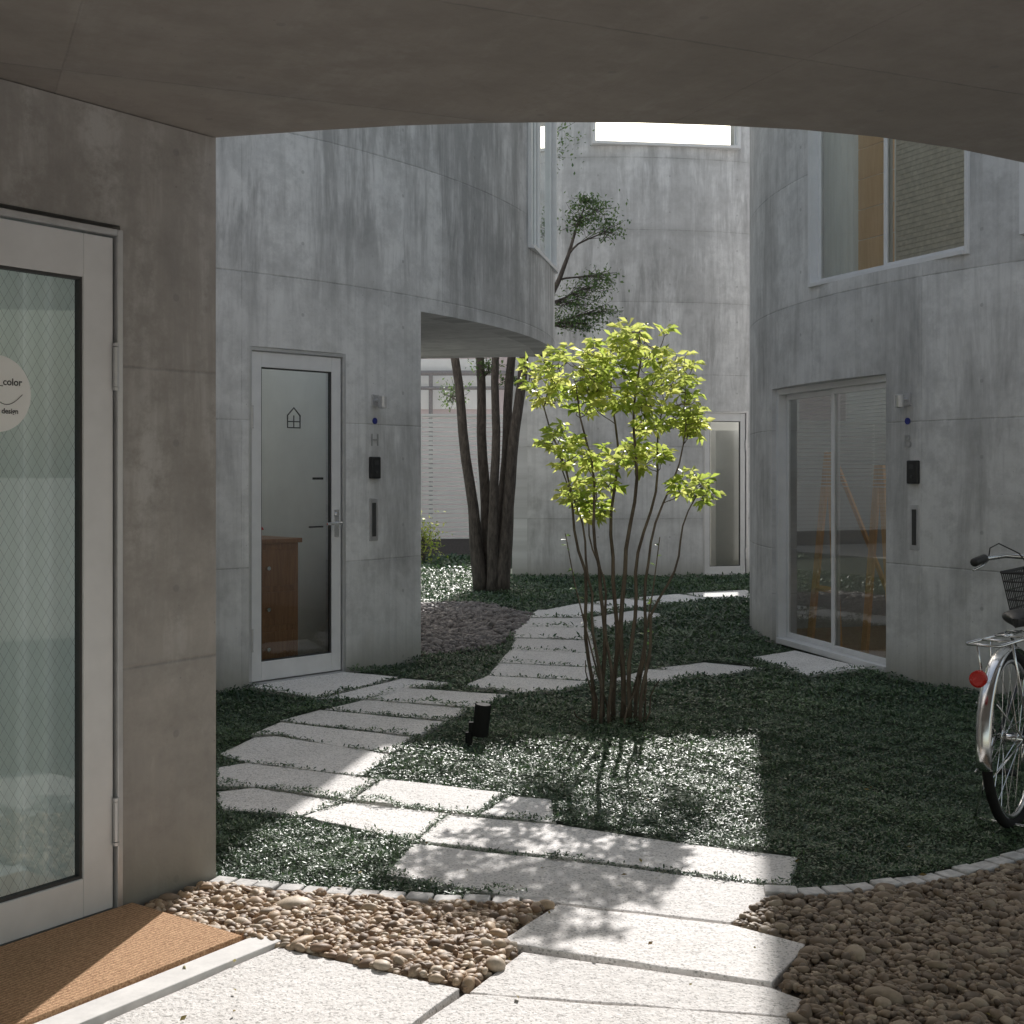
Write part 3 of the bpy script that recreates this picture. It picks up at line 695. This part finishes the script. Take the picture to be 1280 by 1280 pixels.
def shrink(p,d=.014):
    cxm=sum(q[0] for q in p)/len(p); cym=sum(q[1] for q in p)/len(p); out=[]
    for x,y in p:
        r=math.hypot(x-cxm,y-cym); k=max(0,1-d*1.4/r); out.append((cxm+(x-cxm)*k,cym+(y-cym)*k))
    return out
slabs=[shrink(p,.008) for p in SL.values()]
front=[(-.95,4.20),(-.75,4.14),(-.51,4.10),(-.25,4.05),(.12,4.01),(.80,4.10),(.91,4.10),(1.08,4.135),(1.34,4.225),(1.56,4.345),(1.78,4.485),(2.3,4.9),(2.9,5.45),(3.6,6.1),(5,6.3),(5,17.2),(3.2,17.2),(.15,17.0),(.3,20.9),(-1.2,20.7),(-6,20.2),(-6,13),(-2,13),(-2.5,7.2),(-1.9,5.5)]
flat_poly('lawn_soil',front,-.004,M_GBASE)
def gmask(P):
    k=inside(P,front)
    k&=((P[:,0]-cH[0])**2+(P[:,1]-cH[1])**2>(rH+.02)**2)|(P[:,1]>9.25)
    k&=(P[:,0]-cB[0])**2+(P[:,1]-cB[1])**2>(rB+.02)**2
    k&=((P[:,0]-cC[0])**2+(P[:,1]-cC[1])**2>(rC+.02)**2)|(P[:,0]<-.05)
    for s in slabs: k&=~inside(P,s)
    k&=~inside(P,gravB)
    return k
def gheight(P):
    x,y=P[:,0],P[:,1]
    return .014+.008*(np.sin(x*9+1.3*np.sin(y*5))+np.sin(y*8+x*4))+.006*np.sin(x*27+y*19)+.005*np.sin(y*31-x*23)
parts=[]
for (y0,y1,dens,sz) in ((3.95,5.6,28000,.0135),(5.6,7.2,16500,.0165),(7.2,10,7000,.024),(10,17.3,2600,.038),(17.3,20.3,500,.07)):
    x0,x1=-3.0,4.8
    if y1>20: x0,x1=-5,.4
    x0v=max(x0,-.28*y1-.2); x1v=min(x1,.42*y1+.2)
    n=int((x1v-x0v)*(y1-y0)*dens); P=np.c_[rng.uniform(x0v,x1v,n),rng.uniform(y0,y1,n)]
    P=P[gmask(P)]
    cl=np.sin(P[:,0]*6.1+2*np.sin(P[:,1]*3.3))*np.sin(P[:,1]*5.7+1.5*np.sin(P[:,0]*4.1))
    P=P[rng.uniform(0,1,len(P))<np.clip(.86+.35*cl,.35,1)]
    n=len(P); base=np.c_[P,np.maximum(gheight(P),.004)+rng.uniform(-.006,.012,n)]
    D=unit(np.c_[rng.normal(0,1,(n,2)),rng.normal(.20,.36,n)])
    parts.append((base,D,sz*rng.uniform(.7,1.5,n)))
B=np.concatenate([p[0] for p in parts]); D=np.concatenate([p[1] for p in parts]); Sz=np.concatenate([p[2] for p in parts])
rn=np.clip(rng.beta(1.2,3.0,len(B))+.12*np.sin(B[:,0]*3)*np.sin(B[:,1]*2.3)+(gheight(B)-.014)*7,0,1)
leaves('groundcover_lawn',B,D,Sz,.40,M_GC,rnd=rn,fold=.12,upj=.28)

# young tree
T=Vector((.557,6.86,0))
yt=empty('young_tree',T)
clumps=[(-.386,1.84,.12,.14),(-.215,1.89,.17,.16),(-.15,1.74,.12,.10),(.13,2.03,.19,.12),(-.04,1.98,.15,.11),(.32,1.90,.13,.12),(.26,1.77,.17,.11),(.086,1.74,.13,.10),(-.30,1.52,.12,.09),(-.215,1.41,.10,.07),(.04,1.44,.17,.08),(.19,1.44,.08,.06),(-.236,1.22,.07,.06),(-.13,1.18,.10,.08),(-.064,1.31,.11,.06),(.43,1.28,.14,.08),(.34,1.65,.13,.07),(.43,1.59,.07,.05),(-.02,1.84,.13,.10),(.20,1.60,.10,.04)]
stems=MB()
def wob(p,q,n,amp,r0,r1,sag=0):
    pts=[];rad=[]
    ph=[random.uniform(0,6.28) for _ in range(4)]
    for i in range(n+1):
        t=i/n; e=math.sin(math.pi*t)
        x=Vector(p).lerp(Vector(q),t)+Vector((math.sin(ph[0]+t*5)*amp*e,math.sin(ph[1]+t*4)*amp*e,sag*e))
        pts.append(x); rad.append(r0+(r1-r0)*t)
    return pts,rad
main=[(-.386,.02,1.70,.0080),(-.215,-.15,1.75,.009),(-.02,.10,1.85,.0095),(.13,-.05,1.95,.0105),(.26,.12,1.68,.009),(-.13,.2,1.15,.007),(.43,.0,1.22,.0075),(-.30,.1,1.45,.007),(.36,-.12,1.60,.0075)]
mainp=[]
for i,(x,y,z,r) in enumerate(main):
    a=2*math.pi*i/len(main)+.4; ca_=x*2.2
    b0=T+Vector((.13*ca_,.08*math.sin(a),-.02))
    midp=T+Vector((x*.42,y*.4+.05*math.sin(a),z*.48))
    p1,r1=wob(b0,midp,7,.022,r*1.45,r*1.05); p2,r2=wob(midp,T+Vector((x,y,z)),8,.035,r*1.05,r*.45)
    stems.tube(p1+p2[1:],r1+r2[1:],7); mainp.append(p1+p2[1:])
for i in range(11):
    a=random.uniform(0,6.28); b0=T+Vector((.14*math.cos(a),.09*math.sin(a),-.02)); q=b0+Vector((random.uniform(-.07,.07)*1.5,random.uniform(-.1,.1),random.uniform(.10,.5)))
    p,r=wob(b0,q,6,.02,.0065,.003); stems.tube(p,r,5)
sho=[((-.02,0,0),(-.12,0,.35),(-.22,.02,.75),(-.27,.02,1.02)),((.05,0,0),(.14,.02,.35),(.20,.03,.7),(.24,.04,1.0))]
for s_ in sho: stems.tube([T+Vector(q) for q in s_],[.006,.005,.004,.003],5)
LP=[];LD=[];LS=[];LR=[]
for (cx_,cz,rx,rz) in clumps:
    nt_=max(6,int(225*(rx*rz)**.5))
    dyc=random.uniform(-.15,.15)
    sub=[]
    for j in range(nt_):
        v=rng.normal(0,1,3); v/=np.linalg.norm(v); v*=rng.uniform(.2,1.25)**.5
        tip=Vector((T.x+cx_+v[0]*rx,T.y+dyc+v[1]*max(rx,.14)*1.3,cz+v[2]*rz))
        best=None;bd=9
        for st in mainp:
            for q in st[6:]:
                d_=(q-tip).length+ (.3 if q.z>tip.z-.02 else 0)
                if d_<bd: bd=d_;best=q
        if len(sub)>3:
            q=min(sub,key=lambda q:(q-tip).length)
            best=q if (q-tip).length<bd else best
        p,r=wob(best,tip,4,.010,.0028,.0013,-.008); stems.tube(p,r,4,cap=False); sub+= [p[2],p[3]]
        od=unit(np.array([v[0],v[1]*.8,.25+v[2]*.5]))
        nl=random.randint(5,8); a0=random.uniform(0,6.28)
        tt=random.random()
        for k in range(nl):
            a=a0+k*2*math.pi/nl+random.uniform(-.3,.3)
            d=unit(np.array([math.cos(a),math.sin(a),random.uniform(-.9,.4)])+od*random.uniform(.1,.7))
            LP.append(np.array(tip)+od*random.uniform(-.02,.02)); LD.append(d); LS.append(random.uniform(.042,.082))
            LR.append(min(1,max(0,.10+.85*tt*random.uniform(.5,1.2)+ .22*(cz-1.2))))
stems.obj('stems',M_BARKY,yt,smooth=True)
leaves('foliage',np.array(LP),np.array(LD),np.array(LS),.40,M_LEAF,yt,fold=.2,rnd=np.array(LR),droop=.15,upj=.8)
q=[];d=[]
for s_,m_ in ((sho[0],14),(sho[1],8)):
    for i in range(m_):
        t=random.uniform(.9,3)-.001; k=int(t); k=min(k,2); p=Vector(s_[k]).lerp(Vector(s_[k+1]),t-k)+T; q.append(tuple(p)); d.append((random.uniform(-1,1),random.uniform(-1,1),random.uniform(-.3,.5)))
leaves('shoot_leaves',np.array(q),unit(np.array(d)),.045,.45,M_LEAF2,yt)

# old multi-stem tree behind
T2=Vector((-.225,14.4,0)); ot=empty('multi_stem_tree',T2)
m=MB(); tr=[(-.42,.0,2.65,.055,-.75,5.2),(-.14,.15,2.65,.055,-.2,5.2),(.04,-.1,2.65,.048,.1,5.3),(.22,.1,2.65,.055,.55,5.0),(.36,-.05,2.65,.06,1.05,4.35)]
ends=[]
for i,(x,y,z,r,x2,z2) in enumerate(tr):
    b0=T2+Vector((x*.28,y*.6,-.05))
    mid=T2+Vector((x*.50,y*.8,.95))
    p0_,r0_=wob(b0,mid,5,.01,r*1.75,r*1.15); p1,r1=wob(mid,T2+Vector((x,y,z)),6,.02,r*1.15,r*.9); p2,r2=wob(T2+Vector((x,y,z)),T2+Vector((x2,y*1.5,z2)),6,.05,r*.85,r*.10)
    m.tube(p0_+p1[1:]+p2[1:],r0_+r1[1:]+r2[1:],10); ends.append(p1+p2)
cl2=[(1.15,4.28,.24,.12),(.98,4.12,.22,.10),(1.30,4.05,.14,.12),(1.05,4.35,.14,.07),(1.10,3.42,.26,.12),(1.25,3.54,.16,.09),(.92,3.24,.24,.12),(1.22,3.14,.18,.10),(.85,3.02,.2,.10),(1.02,3.02,.22,.09),(-.45,2.25,.14,.12),(-.05,2.55,.16,.08),(.2,2.4,.1,.06),(-.2,5.2,.6,.25),(.4,5.1,.5,.2),(-.8,5.0,.5,.3),(-.75,4.2,.5,.3)]
P=[];D_=[]
for (x,z,rx,rz) in cl2:
    c=T2+Vector((x,random.uniform(-.25,.1) if x>.6 else random.uniform(-.1,.4),z))
    best=min((q for e in ends for q in e),key=lambda q:(q-c).length+(.8 if q.z>c.z else 0))
    p,r=wob(best,c,6,.05,.014,.004,.03); m.tube(p,r,6)
    for j in range(int(110+500*rx*rz*12)):
        v=rng.normal(0,.6,3); tip=np.array(c)+v*np.array([rx,rx,rz])
        if j%9==0: pp,rr=wob(p[random.randint(2,6)],Vector(tip),3,.02,.004,.002); m.tube(pp,rr,4,cap=False); 
        P.append(tip); D_.append(rng.normal(0,1,3)+np.array([0,0,-.15]))
m.obj('trunks',M_BARK,ot,smooth=True)
leaves('foliage',np.array(P),unit(np.array(D_)),rng.uniform(.03,.058,len(P)),.5,M_LEAF2,ot)
sb=empty('shrub',(-1.25,18.8,0)); P=rng.normal(0,.13,(450,3))*np.array([1,1,1.3])+np.array([-1.30,18.8,.35]); P[:,2]=np.abs(P[:,2])
leaves('foliage',P,unit(rng.normal(0,1,(450,3))),.06,.5,M_LEAF,sb)
m=MB(); 
for i in range(7): m.tube([(-1.30,18.8,0),(-1.30+random.uniform(-.15,.15),18.8+random.uniform(-.15,.15),.5)],[.012,.004],5)
m.obj('stems',M_BARK,sb)
n=70; P=np.c_[rng.uniform(-.9,1.6,n),rng.uniform(3.1,5.4,n),np.full(n,.026)]; D=unit(np.c_[rng.normal(0,1,(n,2)),rng.normal(0,.12,n)])
leaves('fallen_leaves',P,D,rng.uniform(.012,.032,n),.45,leaf_mat('dry_leaves',(.16,.10,.04),(.30,.26,.08),(.2,.12,.04),(.3,.28,.08),.2,.7,.2),fold=.15)

# ------------------------------------------------------------------ garden spotlight
gl=empty('garden_spotlight',(-.157,6.3,0)); m=MB()
bx,by=-.157,6.3
m.tube([(bx-.055,by,-.03),(bx-.055,by,.07)],.018,12); m.box(((bx-.04,by),(1,0),(0,-1)),-.016,.012,-.01,.01,.05,.12)
m.obj('stake',M_RUB,gl)
m=MB(); c=Vector((bx,by,.05)); ax=Vector((.10,-.05,1)).normalized()
m.tube([c,c+ax*.005,c+ax*.155,c+ax*.160],[.030,.040,.040,.040],20,cap=False)
m.tube([c+ax*.160,c+ax*.13],[.036,.036],20); m.obj('lamp_head',M_RUB,gl,smooth=False)

# ------------------------------------------------------------------ bicycle
BK=Vector((1.885,4.80,0)); hx,hy=.60,.80
bk=empty('bicycle',BK)
lean=.04
def bp(s,t,z): t2=t+lean*z; return (BK.x+hx*s-hy*t2,BK.y+hy*s+hx*t2,z+.02)
def ring(s0,z0,r,rt,seg=48,a0=0,a1=360,t=0):
    n=int(seg*(a1-a0)/360)
    return [bp(s0+r*math.cos(R(a0+(a1-a0)*i/n)),t,z0+r*math.sin(R(a0+(a1-a0)*i/n))) for i in range(n+(0 if a1-a0==360 else 1))]
ty=MB();rim=MB();spk=MB();fen=MB()
for s0 in (0,1.08):
    ty.tube(ring(s0,.33,.312,0),.0185,10,closed=True)
    rim.tube(ring(s0,.33,.288,0),.011,8,closed=True)
    rim.tube([bp(s0,-.045,.33),bp(s0,.045,.33)],.016,12); rim.tube([bp(s0,-.03,.33),bp(s0,-.027,.33)],.03,14); rim.tube([bp(s0,.027,.33),bp(s0,.03,.33)],.03,14)
    for i in range(32):
        a=2*math.pi*i/32; b=a+(.5 if i%4<2 else -.5); t=.028 if i%2 else -.028
        spk.tube([bp(s0+.027*math.cos(b),t,.33+.027*math.sin(b)),bp(s0+.285*math.cos(a),0,.33+.285*math.sin(a))],.0013,4,cap=False)
def fender(s0,a0,a1,r=.345,wd=.028):
    b=len(fen.v); n=26; prof=[(-1,-.35),(-.7,0),(-.25,.18),(.25,.18),(.7,0),(1,-.35)]
    for i in range(n+1):
        a=R(a0+(a1-a0)*i/n)
        for (t,h) in prof:
            rr=r+h*.022; fen.v.append(bp(s0+rr*math.cos(a),t*wd,.33+rr*math.sin(a)))
    k=len(prof)
    for i in range(n):
        for j in range(k-1): fen.f.append((b+i*k+j,b+i*k+j+1,b+(i+1)*k+j+1,b+(i+1)*k+j))
fender(0,35,190); fender(1.08,30,190)
ty.obj('tyres',M_RUB,bk,smooth=True); rim.obj('rims_and_hubs',M_STEEL,bk,smooth=True); spk.obj('spokes',M_STEEL,bk)
o=fen.obj('mudguards',M_STEEL,bk,smooth=True); sd=o.modifiers.new('s','SOLIDIFY'); sd.thickness=.002
fr_=MB()
bb=(.46,0,.28); 
def tb(a,b,r): fr_.tube([bp(*a),bp(*b)],r,10)
tb(bb,(.32,0,.66),.016); tb(bb,(.84,0,.62),.019); tb((.36,0,.50),(.82,0,.74),.015); tb((.85,0,.58),(.81,0,.80),.021)
for t in (-.045,.045):
    tb((.0,t,.33),(.44,t*.6,.28),.010); tb((.0,t,.33),(.33,t*.4,.60),.008); 
    fr_.tube([bp(.86,t,.60),bp(.90,t,.55),bp(1.0,t,.42),bp(1.08,t,.33)],[.012,.012,.010,.009],8)
fr_.obj('frame',simple('bicycle_paint',(.035,.04,.05),.3),bk,smooth=True)
ch=MB()
tb2=lambda pts,r,seg=8:ch.tube([bp(*p) for p in pts],r,seg)
tb2([(.32,0,.64),(.30,0,.73)],.013); tb2([(.81,0,.80),(.80,0,.94)],.012)
tb2([(.60,.29,.945),(.68,.28,.955),(.80,.22,.965),(.845,.08,.955),(.83,0,.935),(.845,-.08,.955),(.80,-.22,.965),(.68,-.28,.955),(.60,-.29,.945)],.011,10)
for t in (-.06,.06): tb2([(.30,t*.6,.60),(.24,t,.70),(-.28,t,.71)],.006)
for s in (-.28,-.12,.04,.2): tb2([(s,-.06,.708),(s,.06,.708)],.005)
tb2([(-.02,0,.712),(.2,0,.712)],.005); 
for t in (-.065,.065): tb2([(0,t,.33),(-.16,t,.705)],.005); tb2([(0,t,.33),(.02,t,.705)],.005)
for t in (-.035,.035): tb2([(0,t*1.3,.33),(-.33,t,.26)],.003,6); tb2([(0,t*1.3,.33),(-.28,t,.50)],.003,6)
tb2([(.46,-.07,.28),(.46,.07,.28)],.014); tb2([(.46,.075,.28),(.40,.08,.12)],.009); tb2([(.46,-.075,.28),(.52,-.08,.44)],.009)
tb2([(0,-.06,.33),(-.05,-.13,.02)],.007); tb2([(0,.06,.33),(-.05,.13,.02)],.007); tb2([(-.05,-.13,.02),(-.05,.13,.02)],.007)
tb2([(.72,.27,.95),(.68,.285,.925),(.60,.30,.91)],.005); tb2([(.72,-.27,.95),(.68,-.285,.925),(.60,-.30,.91)],.005)
tb2([(.46+.10*math.cos(a),-.05,.28+.10*math.sin(a)) for a in [i*.3927 for i in range(17)]],.005)
ch.obj('chrome_parts',M_STEEL,bk,smooth=True)
gp=MB(); 
for s_ in (1,-1):
    gp.tube([bp(.58,.292*s_,.942),bp(.59,.292*s_,.944),bp(.69,.279*s_,.956),bp(.70,.277*s_,.957)],[.014,.019,.019,.014],10)
    pp=[(.72,.27*s_,.955),(.72,.262*s_,1.00),(.74,.23*s_,1.02),(.75,.15*s_,.98),(.76,.07*s_,.87),(.84,.02*s_,.70)]
    gp.tube([bp(*q) for q in pp],.003,5)
gp.tube([bp(.70,-.27,.96),bp(.705,-.27,.99)],.022,12)
gp.tube([bp(.40,.10,.11),bp(.40,.17,.11)],.014,6); gp.tube([bp(.52,-.10,.44),bp(.52,-.17,.44)],.014,6)
gp.obj('grips_and_cables',M_BLACK,bk,smooth=True)
sd_=MB(); prof=[(.12,.010,.00),(.16,.05,.02),(.20,.085,.03),(.28,.085,.03),(.36,.045,.025),(.44,.025,.022),(.48,.018,.015),(.49,.006,.0)]
k=12
for (s,wd,h) in prof:
    for j in range(k):
        a=2*math.pi*j/k; t=wd*math.cos(a); z=.765+(h if math.sin(a)>0 else .035)*math.sin(a)
        sd_.v.append(bp(s,t,z))
for i in range(len(prof)-1):
    for j in range(k): sd_.f.append((i*k+j,i*k+(j+1)%k,(i+1)*k+(j+1)%k,(i+1)*k+j))
sd_.f.append(tuple(range(k))); sd_.f.append(tuple((len(prof)-1)*k+j for j in range(k)))
o=sd_.obj('saddle',M_BLACK,bk,smooth=True); o.modifiers.new('s','SUBSURF').levels=1; o.modifiers['s'].render_levels=2
bs=MB(); sb0=.98; hw=.245; hl=.17
for z,g in ((.66,.85),(.695,.87),(.73,.895),(.77,.92),(.81,.95),(.85,.975),(.89,1.0)):
    w2,l2=hw*g,hl*g; pts=[bp(sb0-l2,w2,z),bp(sb0+l2,w2,z),bp(sb0+l2,-w2,z),bp(sb0-l2,-w2,z)]
    bs.tube(pts+[pts[0]],.007 if z>.87 else .0034,5)
for i in range(13):
    f=-1+2*i/12
    for sgn in (-1,1):
        bs.tube([bp(sb0+sgn*hl*.85,f*hw*.85,.66),bp(sb0+sgn*hl,f*hw,.89)],.003,4); bs.tube([bp(sb0+f*hl*.85,sgn*hw*.85,.66),bp(sb0+f*hl,sgn*hw,.89)],.003,4)
    bs.tube([bp(sb0-hl*.85,f*hw*.85,.66),bp(sb0+hl*.85,f*hw*.85,.66)],.0024,4)
bs.obj('basket',M_GASK,bk)
rf=MB(); rf.tube([bp(-.345,0,.60),bp(-.352,0,.60),bp(-.372,0,.598),bp(-.376,0,.598)],[.020,.030,.030,.022],16); rf.obj('reflector',M_RED,bk)

# ------------------------------------------------------------------ light
s=Vector((.18,1,.69)).normalized()
sun=bpy.data.lights.new('sun','SUN'); sun.energy=5.0; sun.angle=R(.5); sun.color=(1,.965,.93)
so=bpy.data.objects.new('sun',sun); so.rotation_euler=s.to_track_quat('Z','Y').to_euler(); so.location=(3,30,20); scene.collection.objects.link(so)
w=bpy.data.worlds.new('World'); scene.world=w; w.use_nodes=True; nt=w.node_tree; bg=nt.nodes['Background']
sky=nt.nodes.new('ShaderNodeTexSky'); sky.sky_type='NISHITA'; sky.sun_disc=False
sky.sun_elevation=math.asin(s.z); sky.sun_rotation=math.atan2(s.x,s.y); sky.air_density=1.8; sky.dust_density=3.0; sky.ozone_density=1.0
hsv=nt.nodes.new('ShaderNodeHueSaturation'); hsv.inputs['Saturation'].default_value=.66
nt.links.new(sky.outputs[0],hsv.inputs['Color']); nt.links.new(hsv.outputs[0],bg.inputs[0]); bg.inputs[1].default_value=.15
cam=bpy.data.cameras.new('camera'); cam.lens=45; cam.sensor_width=36; cam.shift_y=-.039; cam.clip_end=1000; cam.clip_start=.05
co=bpy.data.objects.new('camera',cam); co.location=(0,0,1.35); co.rotation_euler=(R(90),0,0); scene.collection.objects.link(co); scene.camera=co
scene.view_settings.view_transform='Standard'; scene.view_settings.look='None'; scene.view_settings.exposure=0
